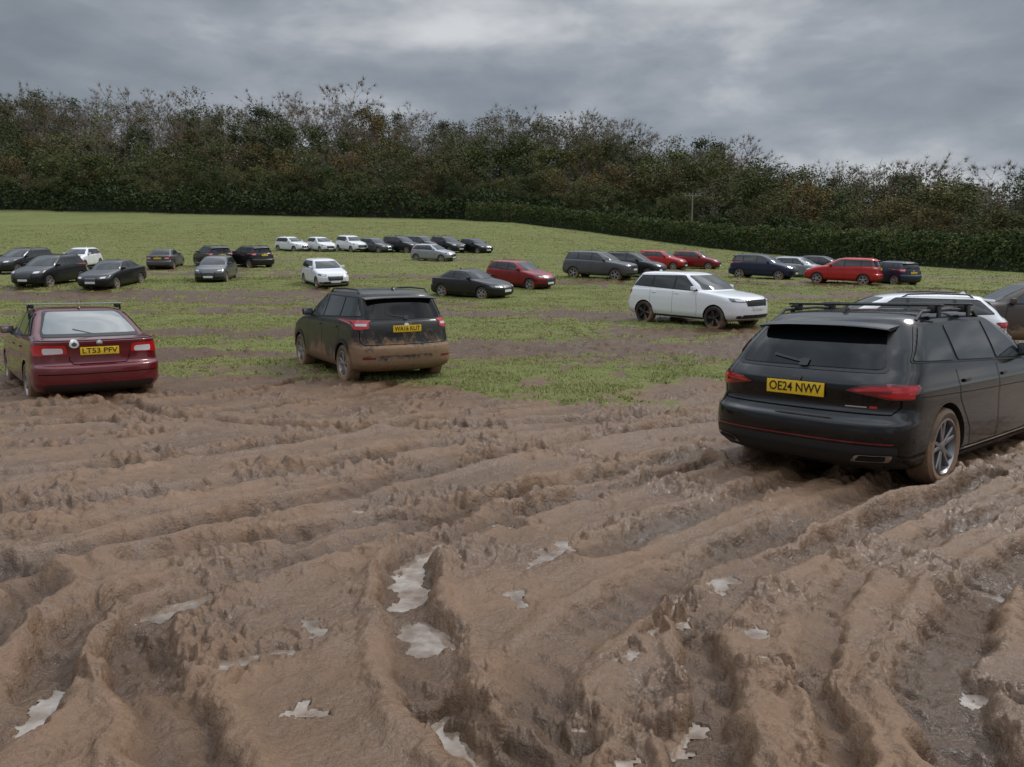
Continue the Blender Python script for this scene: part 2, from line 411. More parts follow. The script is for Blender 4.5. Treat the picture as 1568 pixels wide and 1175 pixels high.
SPECS = {
'estate': dict(lv=[(.17,-2.0,2.05,.80),(.23,-2.22,2.25,.87),(.33,-2.33,2.33,.905),(.48,-2.345,2.345,.915),(.585,-2.335,2.34,.912),(.625,-2.285,2.32,.91),(.70,-2.235,2.28,.908),
  (.76,-2.235,2.24,.912),(.84,-2.250,2.05,.905),(.89,-2.245,1.82,.89),(.92,-2.225,1.70,.882),(.97,-2.18,1.35,.868),(1.02,-2.13,1.10,.85),(1.15,-2.02,.88,.795),(1.28,-1.89,.62,.73),
  (1.37,-1.79,.40,.68),(1.42,-1.71,.22,.63),(1.45,-1.52,.02,.56),(1.465,-1.3,-.15,.42),(1.47,-1.0,-.3,.2)], ax=(-1.38,1.31), wr=.335, ww=.225,
  sg=[(.60,1.0),(.0,1.37),(-1.56,1.345),(-1.86,1.08)], sg_b=1.0, pil=(-.22,-1.12), rg=(1.01,1.33,.66,.53), tl=(.50,.86,.79,.90), hl=(.48,.84,.64,.75), gr=(.42,.42,.66), plate=(0,.83), ws=(1.05,1.38,.72,.58), lip=.665),
'saloon': dict(lv=[(.18,-2.05,2.05,.78),(.24,-2.24,2.25,.84),(.34,-2.33,2.33,.88),(.5,-2.34,2.34,.89),(.60,-2.33,2.33,.89),(.65,-2.26,2.30,.888),(.80,-2.25,2.10,.88),
  (.88,-2.255,1.8,.87),(.94,-2.265,1.45,.86),(.975,-2.265,1.2,.845),(.995,-2.20,1.08,.83),(1.01,-2.02,1.0,.815),(1.035,-1.80,.94,.80),(1.15,-1.56,.76,.75),
  (1.29,-1.27,.53,.69),(1.37,-1.04,.33,.645),(1.41,-.84,.12,.59),(1.43,-.63,-.05,.5),(1.437,-.5,-.15,.35),(1.44,-.4,-.25,.18)], ax=(-1.36,1.31), wr=.315, ww=.205,
  sg=[(.60,.98),(.02,1.35),(-.90,1.34),(-1.45,1.05)], sg_b=.98, pil=(-.25,-1.05), rg=(1.045,1.37,.66,.50), tl=(.46,.83,.77,.93), hl=(.45,.80,.62,.75), gr=(.3,.5,.68), plate=(0,.80), ws=(1.02,1.36,.70,.55), lip=.64),
'suv': dict(lv=[(.26,-2.0,2.0,.80),(.32,-2.18,2.18,.88),(.42,-2.25,2.25,.915),(.60,-2.26,2.26,.92),(.69,-2.24,2.25,.92),(.74,-2.17,2.23,.918),(.85,-2.15,2.17,.912),(.98,-2.14,1.95,.90),
  (1.06,-2.12,1.65,.885),(1.11,-2.10,1.35,.87),(1.15,-2.07,1.12,.855),(1.28,-2.01,.90,.80),(1.42,-1.95,.65,.745),(1.54,-1.89,.40,.70),(1.60,-1.82,.20,.65),(1.64,-1.6,.0,.56),(1.655,-1.3,-.15,.42),(1.66,-1.0,-.3,.2)],
  ax=(-1.33,1.36), wr=.35, ww=.23, sg=[(.70,1.12),(.05,1.53),(-1.66,1.51),(-1.90,1.22)], sg_b=1.12, pil=(-.2,-1.12), rg=(1.16,1.50,.70,.60), tl=(.64,.86,.99,1.15), hl=(.48,.84,.82,.96), gr=(.45,.55,.82), plate=(0,1.00), ws=(1.17,1.54,.74,.60), lip=.735),
'large': dict(lv=[(.30,-2.1,2.15,.86),(.38,-2.32,2.36,.94),(.5,-2.40,2.42,.985),(.7,-2.42,2.42,.99),(.8,-2.38,2.41,.988),(.95,-2.36,2.37,.98),(1.05,-2.34,2.22,.965),(1.12,-2.32,1.85,.95),(1.17,-2.30,1.45,.935),
  (1.21,-2.28,1.17,.91),(1.40,-2.18,.88,.84),(1.56,-2.08,.58,.78),(1.67,-2.00,.35,.73),(1.73,-1.90,.15,.67),(1.765,-1.6,-.1,.56),(1.775,-1.3,-.2,.4),(1.78,-1,-.3,.2)],
  ax=(-1.44,1.48), wr=.385, ww=.27, sg=[(.76,1.21),(.08,1.65),(-1.70,1.62),(-1.98,1.30)], sg_b=1.21, pil=(-.2,-1.15), rg=(1.25,1.62,.78,.66), tl=(.60,.92,1.0,1.13), hl=(.50,.91,.90,1.02), gr=(.48,.78,.97), plate=(0,.85), ws=(1.24,1.67,.80,.64), lip=.78),
'hatch': dict(lv=[(.18,-1.8,1.8,.77),(.25,-1.98,1.98,.83),(.36,-2.04,2.04,.865),(.5,-2.05,2.05,.87),(.62,-2.04,2.04,.87),(.68,-1.98,2.0,.868),(.82,-1.96,1.85,.86),(.90,-1.95,1.58,.85),(.96,-1.93,1.28,.835),
  (1.0,-1.91,1.05,.82),(1.14,-1.84,.80,.77),(1.28,-1.74,.52,.71),(1.38,-1.64,.30,.66),(1.43,-1.52,.12,.60),(1.465,-1.25,-.05,.5),(1.475,-1.0,-.2,.35),(1.48,-.8,-.3,.18)],
  ax=(-1.28,1.24), wr=.315, ww=.20, sg=[(.56,1.0),(.0,1.37),(-1.30,1.34),(-1.60,1.07)], sg_b=.99, pil=(-.25,-1.05), rg=(1.02,1.36,.66,.55), tl=(.58,.82,.84,1.02), hl=(.46,.80,.68,.80), gr=(.38,.45,.68), plate=(0,.80), ws=(1.03,1.38,.70,.56), lip=.66),
}
import copy
cp = copy.deepcopy(SPECS['saloon'])
fx, fz = .91, .95
cp['lv'] = [(z*fz, a*fx, b*fx, w*1.01) for z, a, b, w in cp['lv']]
cp['ax'] = (cp['ax'][0]*fx, cp['ax'][1]*fx)
cp['sg'] = [(a*fx, b*fz) for a, b in cp['sg']]; cp['sg'][3] = (-1.15, 1.02); cp['sg_b'] *= fz; cp['pil'] = (-.5,)
for k in ('rg', 'tl', 'hl', 'ws'):
    q = cp[k]; cp[k] = (q[0]*fz, q[1]*fz, q[2], q[3]) if k in ('rg', 'ws') else (q[0], q[1], q[2]*fz, q[3]*fz)
SPECS['coupe'] = cp

def roundpoly(pts, r=.03, n=3):
    out = []; k = len(pts)
    for i in range(k):
        p = Vector(pts[i]); a = Vector(pts[i-1]); b = Vector(pts[(i+1) % k])
        ra = min(r, (a-p).length*.4); rb = min(r, (b-p).length*.4)
        pa = p+(a-p).normalized()*ra; pb = p+(b-p).normalized()*rb
        for j in range(n+1):
            t = j/n; out.append(tuple(pa*(1-t)**2+p*2*t*(1-t)+pb*t*t))
    return out
def fill_poly(poly, g):
    bm = bmesh.new()
    vs = [bm.verts.new((p[0], p[1], 0)) for p in poly]
    bm.faces.new(vs)
    lo = [min(p[i] for p in poly) for i in (0, 1)]; hi = [max(p[i] for p in poly) for i in (0, 1)]
    for ax in (0, 1):
        n = int((hi[ax]-lo[ax])/g)
        for i in range(1, n+1):
            c = lo[ax]+(hi[ax]-lo[ax])*i/(n+1)
            co = [0, 0, 0]; no = [0, 0, 0]; co[ax] = c; no[ax] = 1
            bmesh.ops.bisect_plane(bm, geom=bm.verts[:]+bm.edges[:]+bm.faces[:], plane_co=co, plane_no=no)
    bmesh.ops.triangulate(bm, faces=[f for f in bm.faces if len(f.verts) > 4])
    bm.verts.index_update()
    v = [(q.co.x, q.co.y) for q in bm.verts]; f = [[q.index for q in t.verts] for t in bm.faces]
    bm.free(); return v, f
def patch(mb, bvh, poly, view, mat, off=.006, g=.07, r=.03, mirror=False):
    """panel laid over the bodywork, following its curvature"""
    if r: poly = roundpoly(poly, r)
    v2, f = fill_poly(poly, g)
    for sgn in ((1, -1) if mirror else (1,)):
        out = []
        for a, b in v2:
            if view == 'R': o = Vector((-6, a*sgn, b)); d = Vector((1, 0, 0))
            elif view == 'F': o = Vector((6, a*sgn, b)); d = Vector((-1, 0, 0))
            elif view == 'S': o = Vector((a, 4*sgn, b)); d = Vector((0, -sgn, 0))
            else: o = Vector((a, b*sgn, 5)); d = Vector((0, 0, -1))
            h, nn, _, _ = bvh.ray_cast(o, d)
            if h is None:
                h, nn, _, _ = bvh.find_nearest(o+d*(o.length-2 if view in 'RF' else 3))
                if h is None: h = o; nn = -d
            if nn.dot(d) > 0: nn = -nn
            out.append(h+nn*off)
        mb.add(out, f, mat)
def strip(mb, bvh, line, view, mat, w=.008, off=.003, mirror=True):
    for (a, b) in zip(line[:-1], line[1:]):
        a = Vector(a); b = Vector(b); d = (b-a).normalized(); n = Vector((-d.y, d.x))*w/2
        patch(mb, bvh, [tuple(a+n), tuple(b+n), tuple(b-n), tuple(a-n)], view, mat, off, .05, 0, mirror)

def make_body(sp, mats, arch_extra=.045):
    rows = catmull(sp['lv'], 4)
    n = 2.7; K = 9; S = 16
    V = []; Fc = []
    rings = []
    belt = sp['sg_b']
    for z, R, F, W in rows:
        up = min(1, max(0, (z-belt)/.15))
        Lf = .62*(1-up)+.42*up; Lr = .40*(1-up)+.34*up
        tot = F-R
        if Lf+Lr > tot*.85: s = tot*.85/(Lf+Lr); Lf *= s; Lr *= s
        half = []
        for i in range(K):
            t = math.pi/2*i/K
            half.append((R+Lr*(1-math.cos(t)**(2/n)), W*math.sin(t)**(2/n)))
        for i in range(S+1):
            half.append((R+Lr+(tot-Lf-Lr)*i/S, W))
        for i in range(K-1, -1, -1):
            t = math.pi/2*i/K
            half.append((F-Lf*(1-math.cos(t)**(2/n)), W*math.sin(t)**(2/n)))
        xc = (R+F)/2; hl = tot/2
        half = [(x, y*(1-.035*((x-xc)/hl)**2)) for x, y in half]
        ring = [(x, -y) for x, y in half]+[(x, y) for x, y in half[-2:0:-1]]
        rings.append([(x, y, z) for x, y in ring])
    m = len(rings[0])
    for r in rings: V += r
    for i in range(len(rings)-1):
        for j in range(m):
            Fc.append((i*m+j, i*m+(j+1) % m, (i+1)*m+(j+1) % m, (i+1)*m+j))
    Fc.append(tuple(range(m))[::-1]); Fc.append(tuple((len(rings)-1)*m+j for j in range(m)))
    me = bpy.data.meshes.new("body"); me.from_pydata(V, [], Fc); me.update()
    bvh = BVHTree.FromPolygons([Vector(v) for v in V], Fc)
    for q in mats: me.materials.append(q)
    ob = bpy.data.objects.new("tmp_body", me); COL.objects.link(ob)
    cb = MB(); R0 = sp['wr']+arch_extra
    for ax in sp['ax']:
        for sg in (-1, 1):
            tube(cb, (ax, sg*.60, sp['wr']-.0), (ax, sg*1.3, sp['wr']), R0, mats[1], 40)
    cme = cb.mesh("cut", 0)
    cme.materials.clear()
    for q in mats: cme.materials.append(q)
    cme.polygons.foreach_set("material_index", [1]*len(cme.polygons))
    bm = bmesh.new(); bm.from_mesh(cme); bmesh.ops.recalc_face_normals(bm, faces=bm.faces); bm.to_mesh(cme); bm.free()
    cut = bpy.data.objects.new("tmp_cut", cme); COL.objects.link(cut)
    md = ob.modifiers.new("b", 'BOOLEAN'); md.operation = 'DIFFERENCE'; md.solver = 'EXACT'; md.object = cut
    dg = bpy.context.evaluated_depsgraph_get()
    res = bpy.data.meshes.new_from_object(ob.evaluated_get(dg))
    bpy.data.objects.remove(ob); bpy.data.objects.remove(cut)
    res.polygons.foreach_set("use_smooth", [True]*len(res.polygons))
    res.set_sharp_from_angle(angle=math.radians(38)); res.name = "body"
    return res, bvh, rows

def make_wheel(r, w, rim, style=0, rimmat=None, tyre=None):
    mb = MB(); n = 40
    dark = simple("wheel_dark", (.02, .02, .02), .7)
    def lathe(prof, mat):
        vs = []; fs = []
        for i in range(n):
            a = 2*math.pi*i/n; ca, sa = math.cos(a), math.sin(a)
            for rr, yy in prof: vs.append((rr*ca, yy, rr*sa))
        k = len(prof)
        for i in range(n):
            for j in range(k-1):
                fs.append((i*k+j, ((i+1) % n)*k+j, ((i+1) % n)*k+j+1, i*k+j+1))
        mb.add(vs, fs, mat)
    h = w/2
    lathe([(rim-.01, -h*.85), (rim+.015, -h), (r-.04, -h*1.02), (r-.008, -h*.82), (r, -h*.4), (r, h*.4), (r-.008, h*.82), (r-.04, h*1.02), (rim+.015, h), (rim-.005, h*.9)], tyre)
    lathe([(rim, h*.93), (rim-.018, h*.95), (rim-.03, h*.75), (rim-.04, h*.1)], rimmat)
    lathe([(rim-.03, h*.25), (.02, h*.22), (.001, h*.2)], dark)
    lathe([(.055, h*.25), (.055, h*.72), (.03, h*.8), (.001, h*.8)], rimmat)
    ns = 5
    for i in range(ns):
        a0 = 2*math.pi*i/ns+.3
        for da in ((-.20, .20) if style == 1 else ((0,) if style == 0 else (-.13, .13))):
            a = a0+da
            di = a0+da*.35
            wi, wo = (.022, .016) if style else (.042, .034)
            p0 = Vector((math.cos(di)*.045, 0, math.sin(di)*.045)); p1 = Vector((math.cos(a)*(rim-.02), 0, math.sin(a)*(rim-.02)))
            d = (p1-p0).normalized(); t = Vector((-d.z, 0, d.x))
            vs = []
            for p, ww_, yo in ((p0, wi, h*.75), (p1, wo, h*.86)):
                for s, yy in ((-1, yo-.045), (-1, yo-.006), (-.6, yo), (.6, yo), (1, yo-.006), (1, yo-.045)):
                    vs.append(p+t*ww_*s+Vector((0, yy, 0)))
            fs = [(j, (j+1) % 6, 6+(j+1) % 6, 6+j) for j in range(6)]
            mb.add(vs, fs, rimmat)
    return mb.mesh("wheel", 35)

PROTO = {}
def make_car_proto(key, kind, paint, opts):
    sp = SPECS[kind]
    black = simple("black_trim", (.012, .012, .012), .45, spec=.35)
    cladding = muddy("cladding_"+opts.get('mudkey', 'std'), (.018, .018, .018), .6, top=opts.get('mt', .22), soft=.25, amt=.95)
    liner = muddy("arch_liner", (.012, .011, .010), .9, top=.3, soft=.3, dust=.03)
    seam = simple("panel_gap", (.003, .003, .003), .8, spec=.1)
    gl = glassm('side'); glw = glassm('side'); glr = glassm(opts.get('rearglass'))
    red = simple("tail_lamp", (.48, .008, .012), .10, coat=.8); redd = simple("tail_lamp_dark", (.15, .006, .008), .1, coat=.8)
    clear = simple("clear_lamp", (.62, .60, .60), .10, coat=.8); hdark = simple("lamp_inner", (.05, .055, .06), .15, coat=.8)
    chrome = simple("chrome", (.6, .6, .6), .2, metal=1)
    body, bvh, rows = make_body(sp, [paint, liner])
    det = opts.get('detail', 0)
    parts = [("body", body)]
    zz = rows[:, 0]
    Wz = lambda z: float(np.interp(z, zz, rows[:, 3])); Rz = lambda z: float(np.interp(z, zz, rows[:, 1])); Fz = lambda z: float(np.interp(z, zz, rows[:, 2]))
    g = MB()
    sg = sp['sg']
    trim = MB()
    cx = sum(p[0] for p in sg)/4; cz = sum(p[1] for p in sg)/4
    big = [(cx+(p[0]-cx)*1.03, cz+(p[1]-cz)*1.12) for p in sg]
    patch(trim, bvh, big, 'S', chrome if opts.get('chrome') else black, .005, .05, .05, True)
    def at(u):
        fb = (u-sg[0][0])/(sg[3][0]-sg[0][0])
        xb = u; zb = sg[0][1]+(sg[3][1]-sg[0][1])*fb
        ft = max(0, min(1, (u-sg[1][0])/(sg[2][0]-sg[1][0])))
        return (xb, zb), (sg[1][0]+(sg[2][0]-sg[1][0])*ft, sg[1][1]+(sg[2][1]-sg[1][1])*ft)
    prev = (sg[0], sg[1])
    for u in sp['pil']:
        b1, t1 = at(u)
        w = .03
        patch(g, bvh, [prev[0], prev[1], (t1[0]+w, t1[1]), (b1[0]+w, b1[1])], 'S', gl, .012, .05, .035, True)
        prev = ((b1[0]-w, b1[1]), (t1[0]-w, t1[1]))
    patch(g, bvh, [prev[0], prev[1], sg[2], sg[3]], 'S', gl, .012, .05, .035, True)
    z0, z1, hb, ht = sp['rg']
    patch(trim, bvh, [(-hb-.03, z0-.025), (hb+.03, z0-.025), (ht+.04, z1+.02), (-ht-.04, z1+.02)], 'R', black, .004, .06, .06)
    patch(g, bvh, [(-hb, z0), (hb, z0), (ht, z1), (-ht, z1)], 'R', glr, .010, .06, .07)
    z0, z1, hb, ht = sp['ws']
    patch(g, bvh, [(-hb, z0), (hb, z0), (ht, z1), (-ht, z1)], 'F', glw, .006, .06, .05)
    parts.append(("windows", g.mesh("windows")))
    lm = MB()
    y0, y1, z0, z1 = sp['tl']; zm = (z0+z1)/2
    if kind == 'estate':
        patch(lm, bvh, [(.42, .845), (.54, .888), (.862, .905), (.862, .79), (.74, .785), (.60, .815)], 'R', redd, .010, .03, .012, True)
        patch(lm, bvh, [(.47, .852), (.60, .878), (.86, .893), (.86, .862), (.62, .850), (.50, .840)], 'R', red, .013, .03, .008, True)
        patch(lm, bvh, [(.64, .826), (.86, .846), (.86, .80), (.76, .797)], 'R', red, .013, .03, .008, True)
        patch(lm, bvh, [(-2.13, .79), (-2.13, .91), (-1.88, .882), (-1.97, .83)], 'S', redd, .010, .03, .015, True)
        patch(lm, bvh, [(-2.12, .80), (-2.12, .89), (-1.94, .872), (-2.0, .835)], 'S', red, .013, .03, .015, True)
    elif kind == 'saloon':
        patch(lm, bvh, [(.42, .79), (.44, .925), (.83, .93), (.83, .77)], 'R', red, .010, .03, .03, True)
        patch(lm, bvh, [(.47, .80), (.48, .88), (.72, .885), (.72, .79)], 'R', clear, .014, .03, .03, True)
        patch(lm, bvh, [(-2.14, .78), (-2.12, .93), (-1.95, .90), (-1.99, .82)], 'S', red, .010, .03, .03, True)
    else:
        patch(lm, bvh, [(y0, z0+.02), (y0+.02, z1), (y1, z1), (y1, z0), ], 'R', red, .010, .03, .03, True)
        patch(lm, bvh, [(y0+.04, zm-.02), (y0+.04, zm+.02), (y1-.03, zm+.02), (y1-.03, zm-.02)], 'R', clear, .013, .03, .01, True)
        Rr = Rz(zm)
        patch(lm, bvh, [(Rr+.10, z0), (Rr+.11, z1), (Rr+.30, z1-.02), (Rr+.24, z0+.03)], 'S', red, .010, .03, .02, True)
    y0, y1, z0, z1 = sp['hl']; Fr = Fz((z0+z1)/2)
    patch(lm, bvh, [(y0, z0), (y0-.02, z1-.03), (y1-.02, z1), (y1-.02, z0+.02)], 'F', hdark, .009, .03, .03, True)
    patch(lm, bvh, [(y0+.04, z0+.02), (y0+.04, z1-.035), (y1-.10, z1-.02), (y1-.10, z0+.035)], 'F', clear, .012, .03, .02, True)
    patch(lm, bvh, [(Fr-.14, z0+.02), (Fr-.16, z1-.01), (Fr-.42, z1+.01), (Fr-.30, z0+.04)], 'S', hdark, .009, .03, .02, True)
    gw, g0, g1 = sp['gr']
    patch(trim, bvh, [(-gw, g0), (gw, g0), (gw+.04, g1), (-gw-.04, g1)], 'F', black, .006, .05, .03)
    for i in range(4):
        zc = g0+(g1-g0)*(i+.5)/4
        patch(trim, bvh, [(-gw+.03, zc-.003), (gw-.03, zc-.003), (gw-.03, zc+.004), (-gw+.03, zc+.004)], 'F', chrome if kind != 'large' else seam, .010, .08, 0)
    zl = rows[0][0]
    patch(trim, bvh, [(-.70, zl+.06), (.70, zl+.06), (.62, zl+.22), (-.62, zl+.22)], 'F', black, .006, .06, .03)
    patch(trim, bvh, [(.68, zl+.10), (.66, zl+.20), (.80, zl+.20), (.80, zl+.12)], 'F', black, .008, .05, .02, True)
    patch(trim, bvh, [(-.70, zl+.03), (.70, zl+.03), (.74, zl+.17), (-.74, zl+.17)], 'R', cladding, .006, .05, .03)
    a0, a1 = sp['ax']; ra = sp['wr']+.05
    clad = opts.get('clad', False)
    patch(trim, bvh, [(a0+ra, zl+.02), (a1-ra, zl+.02), (a1-ra-.01, zl+(.17 if clad else .08)), (a0+ra+.01, zl+(.17 if clad else .08))], 'S', cladding, .007, .09, .01, True)
    if clad:
        for ax in sp['ax']:
            n = 14; pts = []
            a_s = math.asin(max(-1, min(1, (zl+.06-sp['wr'])/ra)))
            for i in range(n+1):
                a = a_s+(math.pi-2*a_s)*i/n; pts.append((ax+math.cos(a)*(ra-.012), sp['wr']+math.sin(a)*(ra-.012)))
            for i in range(n, -1, -1):
                a = a_s+(math.pi-2*a_s)*i/n; pts.append((ax+math.cos(a)*(ra+.055), sp['wr']+math.sin(a)*(ra+.055)))
            for i in range(n):
                patch(trim, bvh, [pts[i], pts[i+1], pts[2*n-i], pts[2*n+1-i]], 'S', cladding, .009, .2, 0, True)
        patch(trim, bvh, [(-.84, zl+.14), (.84, zl+.14), (.84, zl+.30), (-.84, zl+.30)], 'R', cladding, .007, .05, .03)
    bz = sp['sg_b']-.02; lz = zl+.12
    b1 = sp['pil'][0]
    strip(trim, bvh, [(sp['sg'][0][0]-.02, bz), (sp['sg'][0][0]+.06, .6), (sp['sg'][0][0]+.02, lz)], 'S', seam)
    strip(trim, bvh, [(b1, bz), (b1, lz)], 'S', seam)
    if kind != 'coupe':
        b2 = sp['pil'][1]
        strip(trim, bvh, [(b2-.05, bz), (b2-.02, .75), (b2+.22, .45), (b2+.26, lz)], 'S', seam)
    lp = sp['lip']; tw = .80 if kind != 'saloon' else .40
    strip(trim, bvh, [(0, lp), (tw-.05, lp), (tw, lp+.06), (tw, sp['tl'][2]-.01)], 'R', seam, .010, .004)
    if kind == 'saloon':
        strip(trim, bvh, [(0, .985), (.80, .985)], 'R', seam, .008, .004)
    for sgn in (1, -1):
        for hx in ([b1+.16] + ([sp['pil'][1]+.14] if kind != 'coupe' else [])):
            zh = bz-.10; yy = Wz(zh)*.995
            box(trim, (hx, sgn*(yy+.008), zh), (.17, .022, .028), opts.get('handle', paint))
        mx, mz = sp['sg'][0][0]-.10, sp['sg'][0][1]+.075
        box(trim, (mx, sgn*(Wz(mz)+.10), mz), (.11, .20, .135), opts.get('mirror', paint), bev=.035)
        box(trim, (mx, sgn*(Wz(mz)+.0), mz-.05), (.05, .12, .03), black)
        mg = simple("mirror_glass", (.35, .37, .38), .05, metal=1)
        box(trim, (mx-.056, sgn*(Wz(mz)+.10), mz), (.006, .16, .10), mg, bev=.002)
    z0 = sp['rg'][0]
    if kind != 'saloon' and kind != 'coupe':
        strip(trim, bvh, [(-.02, z0+.02), (.30, z0+.07)], 'R', black, .018, .022, False)
        patch(trim, bvh, [(-.05, z0-.01), (.03, z0-.01), (.03, z0+.05), (-.05, z0+.05)], 'R', black, .024, .03, .01)
    else:
        strip(trim, bvh, [(-.01, z0+.0), (.24, z0+.07)], 'R', black, .014, .014, False)
    if kind in ('estate', 'suv', 'large', 'hatch'):
        zt = sp['rg'][1]; hw = sp['rg'][3]+.06; xr = Rz(zt+.03)
        vs = []; nseg = 14; ln = .17 if kind == 'estate' else .12
        for i in range(nseg+1):
            y = -hw+2*hw*i/nseg; e = (abs(y)/hw)**3
            top = zt+.068-.03*e
            vs += [(xr+.30, y, top+.010), (xr-ln+.09*e, y, top-.030), (xr-ln-.015+.09*e, y, top-.042), (xr-ln+.02+.09*e, y, top-.058), (xr+.05, y, zt-.0)]
        fs = []
        for i in range(nseg):
            for j in range(4): fs.append((i*5+j, i*5+j+1, (i+1)*5+j+1, (i+1)*5+j))
        fs += [(0, 1, 2, 3, 4), tuple(nseg*5+j for j in (4, 3, 2, 1, 0))]
        trim.add(vs, fs, opts.get('spoiler', paint))
    H = rows[-1][0]
    x0, x1 = sp['sg'][2][0]+.12, sp['sg'][1][0]-.15
    yr = Wz(H-.07)-.02
    if opts.get('rails'):
        rm = opts['rails']
        for sgn in (1, -1):
            pts = [(x0-.05, H-.075), (x0+.06, H-.005), ((x0+x1)/2, H+.012), (x1-.08, H-.012), (x1+.05, H-.08)]
            for p, q in zip(pts[:-1], pts[1:]):
                tube(trim, (p[0], sgn*yr, p[1]), (q[0], sgn*yr, q[1]), .015, rm, 8)
    if opts.get('bars'):
        bmx = opts['bars']
        for bx in opts.get('barx', (x0+.30, x1-.32)):
            zb = H+.05
            box(trim, (bx, 0, zb), (.07, 2*yr+.16, .022), bmx, bev=.010)
            for sgn in (1, -1):
                box(trim, (bx, sgn*yr, H+.015), (.10, .07, .07), black, bev=.02)
                box(trim, (bx, sgn*(yr+.05), H-.01), (.07, .018, .09), black, bev=.006)
    zbdg = sp['rg'][0]-.10
    patch(trim, bvh, [(.045*math.cos(a), zbdg+.035*math.sin(a)) for a in [2*math.pi*i/10 for i in range(10)]], 'R', chrome if kind != 'estate' else black, .010, .05, 0)
    box(trim, (x0+.02, 0, H+.01), (.14, .035, .055), paint, taper=.4, bev=.01)
    if kind == 'estate' and det:
        patch(trim, bvh, [(-.80, .438), (.80, .438), (.80, .450), (-.80, .450)], 'R', redd, .009, .05, 0)
        patch(trim, bvh, [(-.80, .25), (.80, .25), (.83, .42), (-.83, .42)], 'R', black, .004, .05, .03)
        for sgn in (1, -1):
            vs = [(.50, .285), (.56, .345), (.80, .355), (.77, .30)]
            patch(trim, bvh, [(a*sgn, b) for a, b in vs], 'R', chrome, .012, .05, .02)
            vs = [(.54, .297), (.575, .332), (.76, .342), (.74, .308)]
            patch(trim, bvh, [(a*sgn, b) for a, b in vs], 'R', simple("exhaust_inner", (.01, .01, .01), .6), .016, .05, .015)
        patch(trim, bvh, [(-.58, .712), (-.42, .712), (-.42, .722), (-.58, .722)], 'R', chrome, .005, .06, 0)
        patch(trim, bvh, [(-.65, .71), (-.60, .71), (-.60, .728), (-.65, .728)], 'R', red, .006, .06, 0)
        strip(trim, bvh, [(-1.9, .80), (-.8, .775), (.5, .76), (1.4, .73)], 'S', seam, .005, .002)
        patch(trim, bvh, [(a0+ra+.02, .27), (a1-ra-.02, .27), (a1-ra-.02, .285), (a0+ra+.02, .285)], 'S', chrome, .009, .1, 0, True)
    if kind == 'suv' and det:
        for sgn in (1, -1):
            patch(trim, bvh, [(sgn*.60, .50), (sgn*.60, .535), (sgn*.80, .54), (sgn*.80, .50)], 'R', redd, .010, .05, .01)
    if kind == 'saloon' and det:
        patch(trim, bvh, [(-.40, .905), (.40, .905), (.40, .925), (-.40, .925)], 'R', paint, .012, .06, .01)
        patch(trim, bvh, [(.33+.065*math.cos(a), .935+.055*math.sin(a)) for a in [2*math.pi*i/14 for i in range(14)]], 'R', simple("sticker", (.75, .75, .72), .5), .018, .04, 0)
        patch(trim, bvh, [(.33+.034*math.cos(a), .935+.03*math.sin(a)) for a in [2*math.pi*i/14 for i in range(14)]], 'R', simple("sticker_ink", (.1, .12, .12), .5), .020, .04, 0)
        strip(trim, bvh, [(-.80, .50), (.80, .50)], 'R', seam, .012, .004, False)
    parts.append(("lamps", lm.mesh("lamps")))
    parts.append(("trim", trim.mesh("trim")))
    pl = MB(); py = simple("plate_yellow", (.80, .52, .02), .4, var=.1); pw = simple("plate_white", (.75, .76, .76), .4)
    pz = sp['plate'][1]
    if kind == 'saloon': pz = .83
    box(pl, (Rz(pz)-.014, 0, pz), (.012, .52, .115), opts.get('platemat', py), bev=.003)
    zf = sp['gr'][1]-.06
    box(pl, (Fz(zf)+.012, 0, zf), (.012, .52, .11), pw, bev=.003)
    parts.append(("number_plates", pl.mesh("number_plates")))
    if opts.get('text'):
        cu = bpy.data.curves.new("t", 'FONT'); cu.body = opts['text']; cu.size = .108; cu.align_x = 'CENTER'; cu.align_y = 'CENTER'; cu.extrude = .001; cu.offset = .0012
        to = bpy.data.objects.new("t", cu); COL.objects.link(to)
        dg = bpy.context.evaluated_depsgraph_get()
        tm = bpy.data.meshes.new_from_object(to.evaluated_get(dg)); bpy.data.objects.remove(to)
        xs = [v.co.x for v in tm.vertices]; sc = .47/(max(xs)-min(xs))
        M = Matrix(((0, 0, -1, Rz(pz)-.022), (-sc, 0, 0, 0), (0, 1, 0, pz), (0, 0, 0, 1)))
        tm.transform(M); tm.materials.clear(); tm.materials.append(simple("plate_ink", (.01, .01, .01), .5)); parts.append(("plate_lettering", tm))
    rm_ = opts.get('rim') or muddy("alloy_std", (.35, .35, .36), .35, .8, top=.0, soft=.35, amt=.8, dust=.25, nsc=6)
    ty = opts.get('tyre') or muddy("tyre_std", (.02, .02, .02), .8, top=.05, soft=.4, amt=.85, dust=.3, nsc=5)
    wh = make_wheel(sp['wr'], sp['ww'], sp['wr']*opts.get('rimf', .68), opts.get('style', 0), rm_, ty)
    return dict(parts=parts, wheel=wh, sp=sp)

